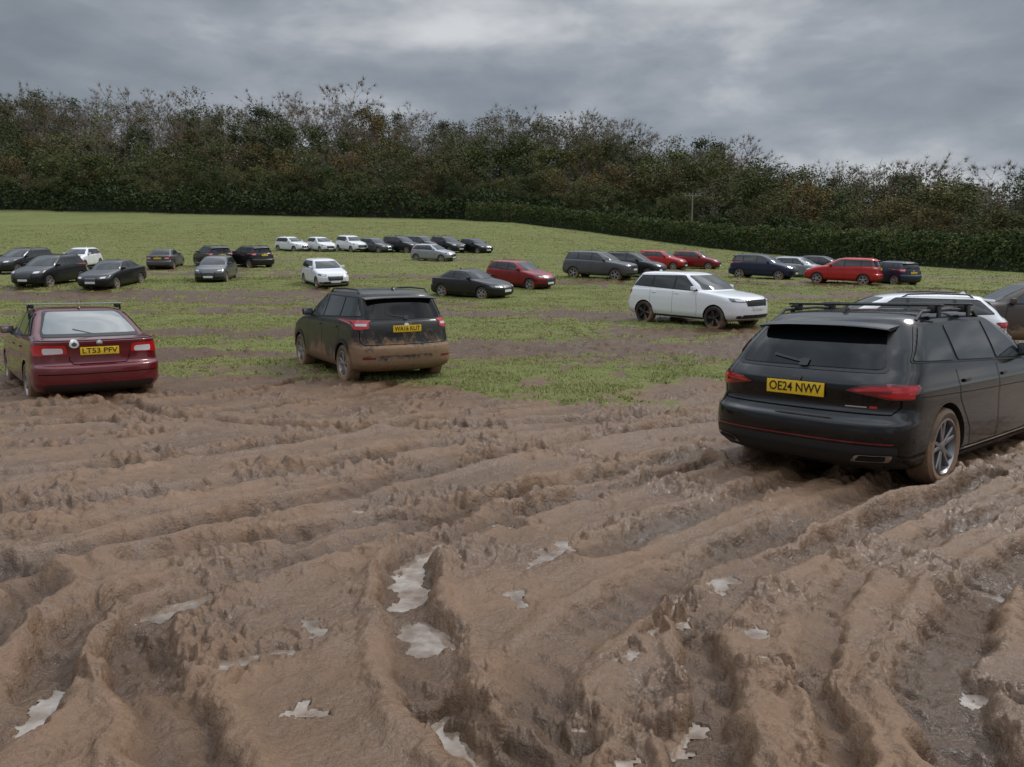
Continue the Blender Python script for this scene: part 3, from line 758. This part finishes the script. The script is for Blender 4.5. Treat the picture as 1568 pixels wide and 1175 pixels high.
def car(name, kind, key, paint, x, y, heading, sink=.05, opts=None, steer=0, roll=0):
    opts = opts or {}
    k = (kind, key)
    if k not in PROTO: PROTO[k] = make_car_proto(key, kind, paint, opts)
    P = PROTO[k]; sp = P['sp']
    e = bpy.data.objects.new(name, None); e.empty_display_size = .5; COL.objects.link(e)
    a = math.radians(heading); h = Vector((math.sin(a), math.cos(a), 0))
    zf = gz(x+h.x*1.3, y+h.y*1.3); zb = gz(x-h.x*1.3, y-h.y*1.3)
    l = Vector((-h.y, h.x, 0)); zl = gz(x+l.x*.8, y+l.y*.8); zr = gz(x-l.x*.8, y-l.y*.8)
    F = Vector((h.x, h.y, (zf-zb)/2.6)).normalized(); Lv = Vector((l.x, l.y, (zl-zr)/1.6+roll)).normalized()
    U = F.cross(Lv).normalized(); Lv = U.cross(F)
    z = (zf+zb)/2-sink
    e.matrix_world = Matrix(((F.x, Lv.x, U.x, x), (F.y, Lv.y, U.y, y), (F.z, Lv.z, U.z, z), (0, 0, 0, 1)))
    for n, me in P['parts']:
        o = bpy.data.objects.new(n, me); link(o, e)
    for i, ax in enumerate(sp['ax']):
        for sgn in (1, -1):
            o = bpy.data.objects.new("wheel_%s_%s" % (("rear", "front")[i], "left" if sgn > 0 else "right"), P['wheel'])
            lv = np.array([q[3] for q in sp['lv']]).max()
            o.location = (ax, sgn*(lv-sp['ww']/2-.015), sp['wr'])
            o.rotation_euler = (0, random.random()*1.2, (0 if sgn > 0 else math.pi)+(math.radians(steer) if i else 0))
            link(o, e)
    return e

# ------------------------------------------------------------------ vegetation
def np_mesh(name, verts, faces_idx, k, mats, mi=None):
    me = bpy.data.meshes.new(name)
    me.vertices.add(len(verts)); me.vertices.foreach_set("co", np.asarray(verts, np.float32).ravel())
    me.loops.add(faces_idx.size); me.loops.foreach_set("vertex_index", faces_idx.ravel().astype(np.int32))
    m = len(faces_idx)
    me.polygons.add(m); me.polygons.foreach_set("loop_start", (np.arange(m)*k).astype(np.int32))
    me.polygons.foreach_set("loop_total", np.full(m, k, np.int32))
    for q in mats: me.materials.append(q)
    if mi is not None: me.polygons.foreach_set("material_index", mi.astype(np.int32))
    me.update(calc_edges=True)
    return me
def leaf_tris(centers, size, rng, flat=0):
    n = len(centers)
    a = rng.normal(size=(n, 3)); a /= np.linalg.norm(a, axis=1)[:, None]
    b = rng.normal(size=(n, 3)); b -= (a*b).sum(1)[:, None]*a; b /= np.linalg.norm(b, axis=1)[:, None]
    s = size*rng.uniform(.5, 1.3, n)[:, None]
    p = np.stack([centers-a*s*.6-b*s*.35, centers+a*s*.7-b*s*.25, centers+b*s*.6+a*s*.05], 1)
    return p.reshape(-1, 3)

def tree_proto(name, seed, H, bark, leaf, leafiness, twigs=7, wide=.30, low=.28, leafsize=.30, nlimb=17):
    """leader with ascending limbs, forked boughs and fine twigs; leaves cluster on the boughs"""
    rng = np.random.default_rng(seed); rnd = random.Random(seed)
    segs = []; tips = []; nodes = []
    def grow(p, d, Ln, r, dep):
        q = p
        for s in range(2):
            d = (d+Vector((rnd.gauss(0, .14), rnd.gauss(0, .14), rnd.gauss(0, .08)+.09))).normalized()
            q2 = q+d*Ln/2
            segs.append((q, q2, r, r*.8)); q = q2; r *= .8
            nodes.append((q, d))
        if dep >= 3:
            tips.append((q, d)); return
        nc = 3 if rnd.random() < .55 else 2
        base = rnd.random()*6.28
        for i in range(nc):
            az = base+i*6.28/nc+rnd.gauss(0, .35)
            el = rnd.uniform(.25, .80)*(.5 if i == 0 else 1)
            o = d.orthogonal().normalized(); o2 = d.cross(o)
            nd = (d*math.cos(el)+(o*math.cos(az)+o2*math.sin(az))*math.sin(el)).normalized()
            grow(q, nd, Ln*rnd.uniform(.55, .85), r*.72, dep+1)
    p = Vector((0, 0, 0)); r = H*.018; pts = [(p, r)]; dx, dy = 0, 0
    nt_ = 9
    for i in range(nt_):
        dx += rnd.gauss(0, .035); dy += rnd.gauss(0, .035)
        q = p+Vector((dx, dy, 1))*(H*.76/nt_); r2 = H*.018*(1-.88*(i+1)/nt_)
        segs.append((p, q, r, r2)); p, r = q, r2; pts.append((p, r))
    tips.append((p, Vector((0, 0, 1))))
    for i in range(nlimb):
        t = low+(1-low)*(i+rnd.random())/nlimb
        k = t*nt_; i0 = min(nt_-1, int(k)); f = k-i0
        p = pts[i0][0].lerp(pts[i0+1][0], f); rr_ = pts[i0][1]*(1-f)+pts[i0+1][1]*f
        az = i*2.4+rnd.gauss(0, .3); u = (t-low)/(1-low)
        prof = (math.sin(math.pi*(.24+.50*u)))**.7
        Ln = H*wide*.62*prof*rnd.uniform(.75, 1.1)
        up = .35+.55*u+rnd.gauss(0, .12)
        grow(p, Vector((math.cos(az), math.sin(az), up)).normalized(), Ln, rr_*.6, 1)
    P0 = np.array([s[0] for s in segs]); P1 = np.array([s[1] for s in segs])
    sc = H/max(P1[:, 2].max(), 1); P0 *= sc; P1 *= sc
    r0 = np.maximum(np.array([s[2] for s in segs]), .022); r1 = np.maximum(np.array([s[3] for s in segs]), .016)
    D = P1-P0; D /= np.linalg.norm(D, axis=1)[:, None]+1e-9
    A = np.cross(D, [0.3, 0.9, 0.1]); A /= np.linalg.norm(A, axis=1)[:, None]+1e-9; B = np.cross(D, A)
    vs = []
    for P, r in ((P0, r0), (P1, r1)):
        for k in range(3):
            t = 2.094*k; vs.append(P+(A*math.cos(t)+B*math.sin(t))*r[:, None])
    V = np.stack(vs, 1).reshape(-1, 3); n = len(segs); o = np.arange(n)[:, None]*6
    F = np.concatenate([o+np.array([[a, b, c]]) for a, b, c in ((0, 1, 4), (0, 4, 3), (1, 2, 5), (1, 5, 4), (2, 0, 3), (2, 3, 5))])
    mi = np.zeros(len(F))
    T = np.array([t[0] for t in tips])*sc; TD = np.array([t[1] for t in tips])
    NN = np.array([q[0] for q in nodes])*sc; ND = np.array([q[1] for q in nodes])
    if twigs:
        TT = np.concatenate([np.repeat(T, twigs, 0), np.repeat(NN, max(1, twigs//3), 0)]); dd = np.concatenate([np.repeat(TD, twigs, 0), np.repeat(ND, max(1, twigs//3), 0)])
        dd = dd+rng.normal(0, .55, dd.shape)+np.array([0, 0, .15]); dd /= np.linalg.norm(dd, axis=1)[:, None]
        ln = rng.uniform(.5, 1.5, (len(TT), 1)); side = np.cross(dd, rng.normal(size=(len(TT), 3))); side /= np.linalg.norm(side, axis=1)[:, None]
        tv = np.stack([TT-side*.026, TT+side*.026, TT+dd*ln], 1).reshape(-1, 3)
        f = np.arange(len(tv)).reshape(-1, 3)+len(V); V = np.vstack([V, tv]); F = np.vstack([F, f]); mi = np.concatenate([mi, np.zeros(len(f))])
    if leafiness > 0:
        allc = np.vstack([T, NN[NN[:, 2] > H*.15]])
        dens = gnoise(allc[:, 0]*.35+seed, allc[:, 1]*.35+allc[:, 2]*.3, seed)
        top_thin = sstep(.75, 1.0, allc[:, 2]/H)*(.4 if leafiness < .6 else .05)
        keep = rng.random(len(allc)) < np.clip(leafiness*1.3+dens*.8-top_thin, .0, 1)
        C = allc[keep]; k = max(3, int(19*leafiness))
        C = np.repeat(C, k, 0)+rng.normal(0, .66, (len(C)*k, 3))*np.array([1, 1, .8])
        tv = leaf_tris(C, leafsize, rng)
        f = np.arange(len(tv)).reshape(-1, 3)+len(V); V = np.vstack([V, tv]); F = np.vstack([F, f]); mi = np.concatenate([mi, np.ones(len(f))])
    return np_mesh(name, V, F, 3, [bark, leaf], mi)

def leafy_row(name, line, height_fn, width, n, size, leafmat, coremat, seed):
    rng = np.random.default_rng(seed)
    P = np.array(line, float); seg = np.linalg.norm(np.diff(P, axis=0), axis=1); cum = np.concatenate([[0], np.cumsum(seg)])
    tot = cum[-1]
    def pt(s):
        return np.stack([np.interp(s, cum, P[:, 0]), np.interp(s, cum, P[:, 1])], 1)
    def frame(s):
        a = pt(np.clip(s-.5, 0, tot)); b = pt(np.clip(s+.5, 0, tot)); d = b-a; d /= np.linalg.norm(d, axis=1)[:, None]
        return pt(s), np.stack([-d[:, 1], d[:, 0]], 1)
    m = int(tot/.8); s = np.linspace(0, tot, m); c, nn = frame(s); K = 9
    V = []
    for k in range(K):
        a = math.pi*k/(K-1)
        off = math.cos(a)*width*.42; hz = math.sin(a)**.45
        h = height_fn(s)*.88
        wob = 1+.18*gnoise(s*.7, np.full(m, k*.9), seed)
        xy = c+nn*(off*wob)[:, None]
        V.append(np.column_stack([xy, base_z(xy[:, 0], xy[:, 1])-.2+(h*hz*wob)]))
    V = np.stack(V, 1).reshape(-1, 3)
    i = np.arange(m-1)[:, None]; k = np.arange(K-1)[None]
    Q = np.stack([i*K+k, (i+1)*K+k, (i+1)*K+k+1, i*K+k+1], -1).reshape(-1, 4)
    F = np.concatenate([Q[:, [0, 1, 2]], Q[:, [0, 2, 3]]]); mi = np.ones(len(F))
    ss = rng.uniform(0, tot, n); c, nn = frame(ss); a = rng.uniform(0, math.pi, n)
    bumps = 1+.16*gnoise(ss*.9, a*2, seed+3)+.10*gnoise(ss*2.7, a*5, seed+4)+.04*rng.normal(size=n)
    off = np.cos(a)*width*.5*bumps; h = height_fn(ss)*np.sin(a)**.45*bumps
    xy = c+nn*off[:, None]
    C = np.column_stack([xy, base_z(xy[:, 0], xy[:, 1])-.1+h])
    tv = leaf_tris(C, size, rng)
    f = np.arange(len(tv)).reshape(-1, 3)+len(V); V = np.vstack([V, tv]); F = np.vstack([F, f]); mi = np.concatenate([mi, np.zeros(len(f))])
    me = np_mesh(name, V, F, 3, [leafmat, coremat], mi)
    ob = bpy.data.objects.new(name, me); COL.objects.link(ob); return ob

# ================================================================== BUILD
ground, levels = build_ground()
ground.data.materials.append(ground_material())
V = []; F = []
for (pts, R0), lv in zip(PUDDLES, levels):
    xs = [p[0] for p in pts]; ys = [p[1] for p in pts]; g = .015; ext = R0*1.5+.12
    gx = np.arange(min(xs)-ext, max(xs)+ext, g); gy = np.arange(min(ys)-ext, max(ys)+ext, g)
    X, Y = np.meshgrid(gx, gy)
    d = pud_dist(X, Y, pts)
    ok = d < R0*1.6
    idx = {}
    for i in range(X.shape[0]-1):
        for j in range(X.shape[1]-1):
            if ok[i, j] and ok[i+1, j] and ok[i, j+1] and ok[i+1, j+1]:
                q = []
                for a, b in ((i, j), (i, j+1), (i+1, j+1), (i+1, j)):
                    if (a, b) not in idx: idx[(a, b)] = len(V); V.append((X[a, b], Y[a, b], lv))
                    q.append(idx[(a, b)])
                F.append(q)
me = bpy.data.meshes.new("puddle_water"); me.from_pydata(V, [], F); me.materials.append(water_material()); me.polygons.foreach_set("use_smooth", [True]*len(F))
COL.objects.link(bpy.data.objects.new("puddle_water", me))

def grass():
    rng = np.random.default_rng(4); n = 520000; n2 = 200000
    r = np.concatenate([8.5+(50-8.5)*rng.random(n)**1.15, 44+(150-44)*rng.random(n2)**.9]); N_ = n+n2
    t = np.radians(rng.uniform(-41, 41, N_))
    x = r*np.sin(t); y = r*np.cos(t)
    m = mud_mask(x, y)+.35*gnoise(x*3, y*3, 15)
    k = m < .34
    x, y, r = x[k], y[k], r[k]; n = len(x)
    far = r > 47
    z = base_z(x, y)+.02*fbm(x*1.5, y*1.5, 91, 3)+.03+.05*fbm(x*.5, y*.5, 90, 3)*sstep(14, 25, r)
    h = rng.uniform(.015, .055, n)*(.6+.6*sstep(-.3, .4, gnoise(x*.8, y*.8, 19)))*np.where(far, 1.4, 1); w = rng.uniform(.003, .008, n)*(1+r/18)*np.where(far, 1.6, 1)
    a = rng.uniform(0, 6.28, n); lean = rng.normal(0, .035, (n, 2))
    dx, dy = np.cos(a)*w, np.sin(a)*w
    p = np.stack([np.column_stack([x-dx, y-dy, z-.012]), np.column_stack([x+dx, y+dy, z-.012]), np.column_stack([x+lean[:, 0], y+lean[:, 1], z+h])], 1).reshape(-1, 3)
    mat = leaf_material("grass_blades", [(.32, (.17, .18, .058)), (.5, (.245, .245, .088)), (.68, (.33, .30, .15))], 7, False)
    me = np_mesh("grass", p, np.arange(len(p)).reshape(-1, 3), 3, [mat])
    COL.objects.link(bpy.data.objects.new("grass", me))
grass()

# ---- woods
bark = leaf_material("bark_grey_brown", [(.25, (.14, .112, .085)), (.55, (.20, .165, .13)), (.8, (.26, .225, .19))], .3)
lf_olive = leaf_material("leaves_olive", [(.2, (.055, .075, .025)), (.5, (.088, .106, .036)), (.75, (.125, .128, .046)), (.95, (.16, .125, .045))], .25)
lf_brown = leaf_material("leaves_autumn", [(.2, (.085, .090, .037)), (.5, (.118, .108, .043)), (.8, (.17, .118, .045))], .25)
lf_dark = leaf_material("leaves_dark", [(.2, (.030, .047, .019)), (.6, (.052, .072, .026)), (.9, (.078, .086, .032))], .3)
protos = {
 'bare': [tree_proto("bare_tree_mesh_%d" % i, 10+i, 20, bark, lf_brown, .0, 16, .38) for i in range(4)],
 'leafy': [tree_proto("leafy_tree_mesh_%d" % i, 30+i, 17, bark, (lf_olive, lf_olive, lf_brown, lf_olive)[i], (.85, .68, .75, .8)[i], 4, .42, .10, .34, 19) for i in range(4)],
 'half': [tree_proto("thin_tree_mesh_%d" % i, 50+i, 19, bark, (lf_brown, lf_olive, lf_olive)[i], .46, 10, .40, .2) for i in range(3)],
 'dark': [tree_proto("ivy_tree_mesh", 70, 18, bark, lf_dark, .9, 2, .30, .1)],
}
wood = bpy.data.objects.new("woodland_trees", None); COL.objects.link(wood)
rr = random.Random(5); cnt = 0
rowdefs = [(3, 5.5, .46), (8, 6, .60), (15, 6.3, .74), (24, 6.8, .86), (35, 7.2, .94), (47, 7.5, .98), (62, 8.5, .96)]
for off, sp_, sc0 in rowdefs:
    x = -165.
    while x < 165:
        xx = x+rr.uniform(-2, 2); yy = float(edge_y(np.array(xx)))+off+rr.uniform(-2.5, 2.5)
        x += sp_*rr.uniform(.75, 1.25)
        u = rr.random()
        if off < 12: kind = 'leafy' if u < .74 else ('dark' if u < .84 else 'half')
        elif off < 30: kind = 'leafy' if u < .58 else ('half' if u < .82 else ('bare' if u < .93 else 'dark'))
        else: kind = 'bare' if u < .36 else ('half' if u < .70 else ('leafy' if u < .93 else 'dark'))
        me = rr.choice(protos[kind])
        o = bpy.data.objects.new("tree", me); link(o, wood)
        s = sc0*rr.uniform(.80, 1.12)*(1+.13*float(gnoise(np.array([xx*.05]), np.array([yy*.05]), 99)[0])*2)
        if xx > 15 and off > 12: s *= 1+.22*min(1, (xx-15)/50)
        o.location = (xx, yy, gz(xx, yy)-.3); o.scale = (s*1.25, s*1.25, s); o.rotation_euler = (rr.gauss(0, .04), rr.gauss(0, .04), rr.random()*6.28)
        cnt += 1
xs = np.arange(-170, 171, 6.)
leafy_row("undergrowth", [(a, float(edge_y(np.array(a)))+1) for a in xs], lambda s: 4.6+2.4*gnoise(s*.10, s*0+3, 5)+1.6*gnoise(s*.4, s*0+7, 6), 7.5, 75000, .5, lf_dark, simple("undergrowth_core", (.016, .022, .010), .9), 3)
lf_hedge = leaf_material("hedge_leaves", [(.3, (.052, .080, .026)), (.5, (.082, .108, .036)), (.72, (.13, .13, .05))], .5, False)
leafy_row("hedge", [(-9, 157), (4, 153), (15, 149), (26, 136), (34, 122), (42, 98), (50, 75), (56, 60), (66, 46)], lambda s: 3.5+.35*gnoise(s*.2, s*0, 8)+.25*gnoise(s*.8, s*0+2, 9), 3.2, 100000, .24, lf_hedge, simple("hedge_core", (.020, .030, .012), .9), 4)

pm = MB(); wd = simple("weathered_timber", (.22, .20, .17), .85, var=.3, vscale=8); ins = simple("insulator", (.30, .29, .28), .3)
tube(pm, (0, 0, -1), (0, 0, 10.2), .15, wd, 14, .10)
box(pm, (0, 0, 9.7), (2.9, .13, .15), wd, bev=.02)
tube(pm, (-.7, .05, 9.65), (0, .05, 8.9), .03, wd, 8); tube(pm, (.7, .05, 9.65), (0, .05, 8.9), .03, wd, 8)
for q in (-1.3, -.55, .55, 1.3):
    tube(pm, (q, 0, 9.75), (q, 0, 9.95), .03, ins, 8); tube(pm, (q, 0, 9.9), (q, 0, 10.15), .08, ins, 10, .06)
po = bpy.data.objects.new("telegraph_pole", pm.mesh("telegraph_pole")); po.location = (31.5, 134, gz(31.5, 134)-1.4); COL.objects.link(po)

# ---- cars
p_black = muddy("paint_black", (.003, .0035, .004), .18, 0, .45, top=.16, soft=.24, amt=.85, dust=.008, spec=.25, coatr=.02)
p_red = muddy("paint_maroon", (.13, .005, .011), .25, .2, .8, top=.14, soft=.24, amt=.85, dust=.03)
p_dirty = muddy("paint_dark_muddy", (.014, .018, .019), .35, .1, .35, top=.70, soft=.46, amt=.97, dust=.10, nsc=1.8, rear=(-2.3, -1.35, .62), spec=.3)
p_white = muddy("paint_white", (.78, .79, .80), .25, 0, 1.0, top=.24, soft=.2, amt=.8, dust=.02)
p_bronze = muddy("paint_bronze_muddy", (.060, .052, .045), .35, .4, .5, top=.75, soft=.5, amt=.85, dust=.2, nsc=2)
def P(name, c, metal=.3): return muddy("paint_"+name, c, .28, metal, .5, top=.26, soft=.22, amt=.85, dust=.04, spec=.35)
p_grey = P("grey", (.08, .085, .09)); p_silver = P("silver", (.38, .40, .42), .6); p_dk = P("dark", (.006, .008, .011), .1); p_blue = P("blue", (.008, .017, .045)); p_r = P("red", (.45, .015, .015)); p_dr = P("dark_red", (.22, .010, .014)); p_w = P("white2", (.72, .73, .74), 0)
blackrail = simple("black_trim", (.014, .014, .014)); silver = simple("rail_silver", (.45, .46, .47), .3, metal=.8)

tyre_mud = muddy("tyre_muddy", (.06, .045, .032), .85, top=.45, soft=.5, amt=1, dust=.8, nsc=5)
rim_dark = muddy("rim_dark_machined", (.28, .28, .29), .25, .9, top=-.2, soft=.3, amt=.7, dust=.12, nsc=8)
car("estate_car", 'estate', 'black', p_black, 4.14, 7.80, 50, .08, dict(detail=1, rails=blackrail, bars=blackrail, text="OE24 NWV", style=1, rimf=.74, tyre=tyre_mud, rim=rim_dark))
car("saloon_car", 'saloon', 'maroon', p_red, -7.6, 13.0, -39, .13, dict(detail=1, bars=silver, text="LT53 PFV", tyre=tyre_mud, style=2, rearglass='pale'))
car("suv", 'suv', 'dirty', p_dirty, -2.91, 14.84, -31, .06, dict(detail=1, rails=blackrail, clad=True, mudkey='dirty', mt=.68, text="WA16 KUT", style=1, tyre=tyre_mud))
car("suv", 'large', 'white', p_white, 6.17, 25.43, 142, .05, dict(style=2, rimf=.76, spoiler=blackrail, rim=muddy("rim_gloss_black", (.05, .05, .05), .3, .7, top=0, soft=.3, amt=.6, dust=.1)))
car("estate_car", 'estate', 'white', p_white, 8.6, 17.2, -72, .05, dict(rails=blackrail))
car("suv", 'suv', 'bronze', p_bronze, 12.75, 18.6, -70, .0, dict(rails=silver, clad=True, mudkey='b', mt=.7))

def bg(name, kind, key, paint, x, y, hd, **kw): car(name, kind, key, paint, x, y, hd, .04, kw)
bg("suv", 'suv', 'dk', p_dk, -25.5, 42, 184, rails=blackrail)
bg("saloon_car", 'saloon', 'dk', p_dk, -21.8, 41.5, 180)
bg("hatchback_car", 'hatch', 'w', p_w, -32.3, 57, 175)
bg("suv", 'suv', 'dk', p_dk, -32.8, 51, 190)
bg("saloon_car", 'saloon', 'grey', p_grey, -25.9, 57, -10)
bg("suv", 'suv', 'dk', p_dk, -22.8, 58, -40)
bg("hatchback_car", 'hatch', 'grey', p_grey, -17.5, 45, 172)
bg("suv", 'suv', 'dk', p_dk, -20.0, 58, -50)
bg("hatchback_car", 'hatch', 'w', p_w, -10.4, 42.2, 150)
for xx, ty, kk, pp in ((-22.6, 'hatch', 'w', p_w), (-19.6, 'hatch', 'w', p_w), (-16.4, 'suv', 'w', p_w), (-13.8, 'hatch', 'grey', p_grey), (-11.2, 'suv', 'dk', p_dk), (-6.6, 'suv', 'dk', p_dk), (-3.7, 'hatch', 'dk', p_dk)):
    bg({'hatch': 'hatchback_car', 'suv': 'suv'}[ty], ty, kk, pp, xx, 78+random.uniform(-.6, .6), random.uniform(118, 140))
bg("hatchback_car", 'hatch', 'silver', p_silver, -6.8, 66, 115)
bg("suv", 'suv', 'grey', p_grey, -9.2, 79, 120)
bg("coupe_car", 'coupe', 'dk', p_dk, -1.95, 37, 124)
bg("hatchback_car", 'hatch', 'dr', p_dr, .45, 41.5, 128)
bg("suv", 'large', 'grey', p_grey, 5.6, 48.5, 122)
bg("suv", 'suv', 'dk', p_dk, 8.1, 51, 120)
bg("hatchback_car", 'hatch', 'r', p_r, 12.2, 62, 120)
bg("hatchback_car", 'hatch', 'dr', p_dr, 15.2, 63, 118)
bg("suv", 'suv', 'blue', p_blue, 17.0, 51.5, 128)
bg("hatchback_car", 'hatch', 'silver', p_silver, 20.4, 54, 130)
bg("hatchback_car", 'hatch', 'dk', p_dk, 23.8, 58, 125)
bg("suv", 'suv', 'r', p_r, 20.7, 47.5, -55)
bg("hatchback_car", 'hatch', 'blue', p_blue, 24.0, 48.5, -20)

# ------------------------------------------------------------------ sky, sun, camera
w = bpy.data.worlds.new("World"); scene.world = w; w.use_nodes = True
nt = w.node_tree; nt.nodes.clear()
out = N(nt, 'ShaderNodeOutputWorld'); SUN_EL, SUN_AZ = 48, 60
sky = N(nt, 'ShaderNodeTexSky', sky_type='NISHITA', sun_disc=False); sky.sun_elevation = math.radians(SUN_EL); sky.sun_rotation = math.radians(SUN_AZ)
bg1 = N(nt, 'ShaderNodeBackground'); L(nt, sky.outputs[0], bg1.inputs[0]); bg1.inputs[1].default_value = .07
tc = N(nt, 'ShaderNodeTexCoord').outputs['Generated']
sp_ = N(nt, 'ShaderNodeSeparateXYZ'); L(nt, tc, sp_.inputs[0])
zc = math_(nt, 'MAXIMUM', sp_.outputs[2], 0.0)
dn = math_(nt, 'ADD', zc, .42)
cb = N(nt, 'ShaderNodeCombineXYZ'); L(nt, math_(nt, 'DIVIDE', sp_.outputs[0], dn), cb.inputs[0]); L(nt, math_(nt, 'DIVIDE', sp_.outputs[1], dn), cb.inputs[1]); L(nt, math_(nt, 'MULTIPLY', zc, 2.8), cb.inputs[2])
c1 = noise_(nt, cb.outputs[0], 1.7, 9, .48, .1); c2 = noise_(nt, cb.outputs[0], 5.2, 8, .52, .2)
cf = math_(nt, 'ADD', math_(nt, 'MULTIPLY', c1, .68), math_(nt, 'MULTIPLY', c2, .32))
cf = math_(nt, 'ADD', cf, math_(nt, 'MULTIPLY', sp_.outputs[0], .05))
cc = ramp_(nt, cf, [(.37, (.21, .235, .27)), (.46, (.27, .30, .34)), (.52, (.345, .37, .41)), (.57, (.47, .49, .52)), (.65, (.66, .68, .70))])
gr = math_(nt, 'ADD', 1.0, math_(nt, 'MULTIPLY', math_(nt, 'MAXIMUM', math_(nt, 'SUBTRACT', zc, .34), 0), 6.2))
bg2 = N(nt, 'ShaderNodeBackground'); L(nt, cc, bg2.inputs[0]); L(nt, gr, bg2.inputs[1])
mx = N(nt, 'ShaderNodeMixShader'); mx.inputs[0].default_value = .90; L(nt, bg1.outputs[0], mx.inputs[1]); L(nt, bg2.outputs[0], mx.inputs[2]); L(nt, mx.outputs[0], out.inputs[0])
sd = bpy.data.lights.new("sun", 'SUN'); sd.energy = 1.5; sd.angle = math.radians(14); sd.color = (1, .965, .91)
so = bpy.data.objects.new("sun", sd); COL.objects.link(so)
a, e = math.radians(SUN_AZ), math.radians(SUN_EL)
dirv = Vector((math.sin(a)*math.cos(e), math.cos(a)*math.cos(e), math.sin(e)))
so.rotation_euler = dirv.to_track_quat('Z', 'Y').to_euler(); so.location = dirv*60

cd = bpy.data.cameras.new("camera"); cd.sensor_fit = 'HORIZONTAL'; cd.sensor_width = 36; cd.lens = 36*1150/1568; cd.clip_start = .05; cd.clip_end = 3000
co = bpy.data.objects.new("camera", cd); COL.objects.link(co); co.location = (0, 0, 1.55); co.rotation_euler = (math.radians(90-6.9), 0, 0)
scene.camera = co
scene.view_settings.view_transform = 'Standard'; scene.view_settings.look = 'None'; scene.view_settings.exposure = 0
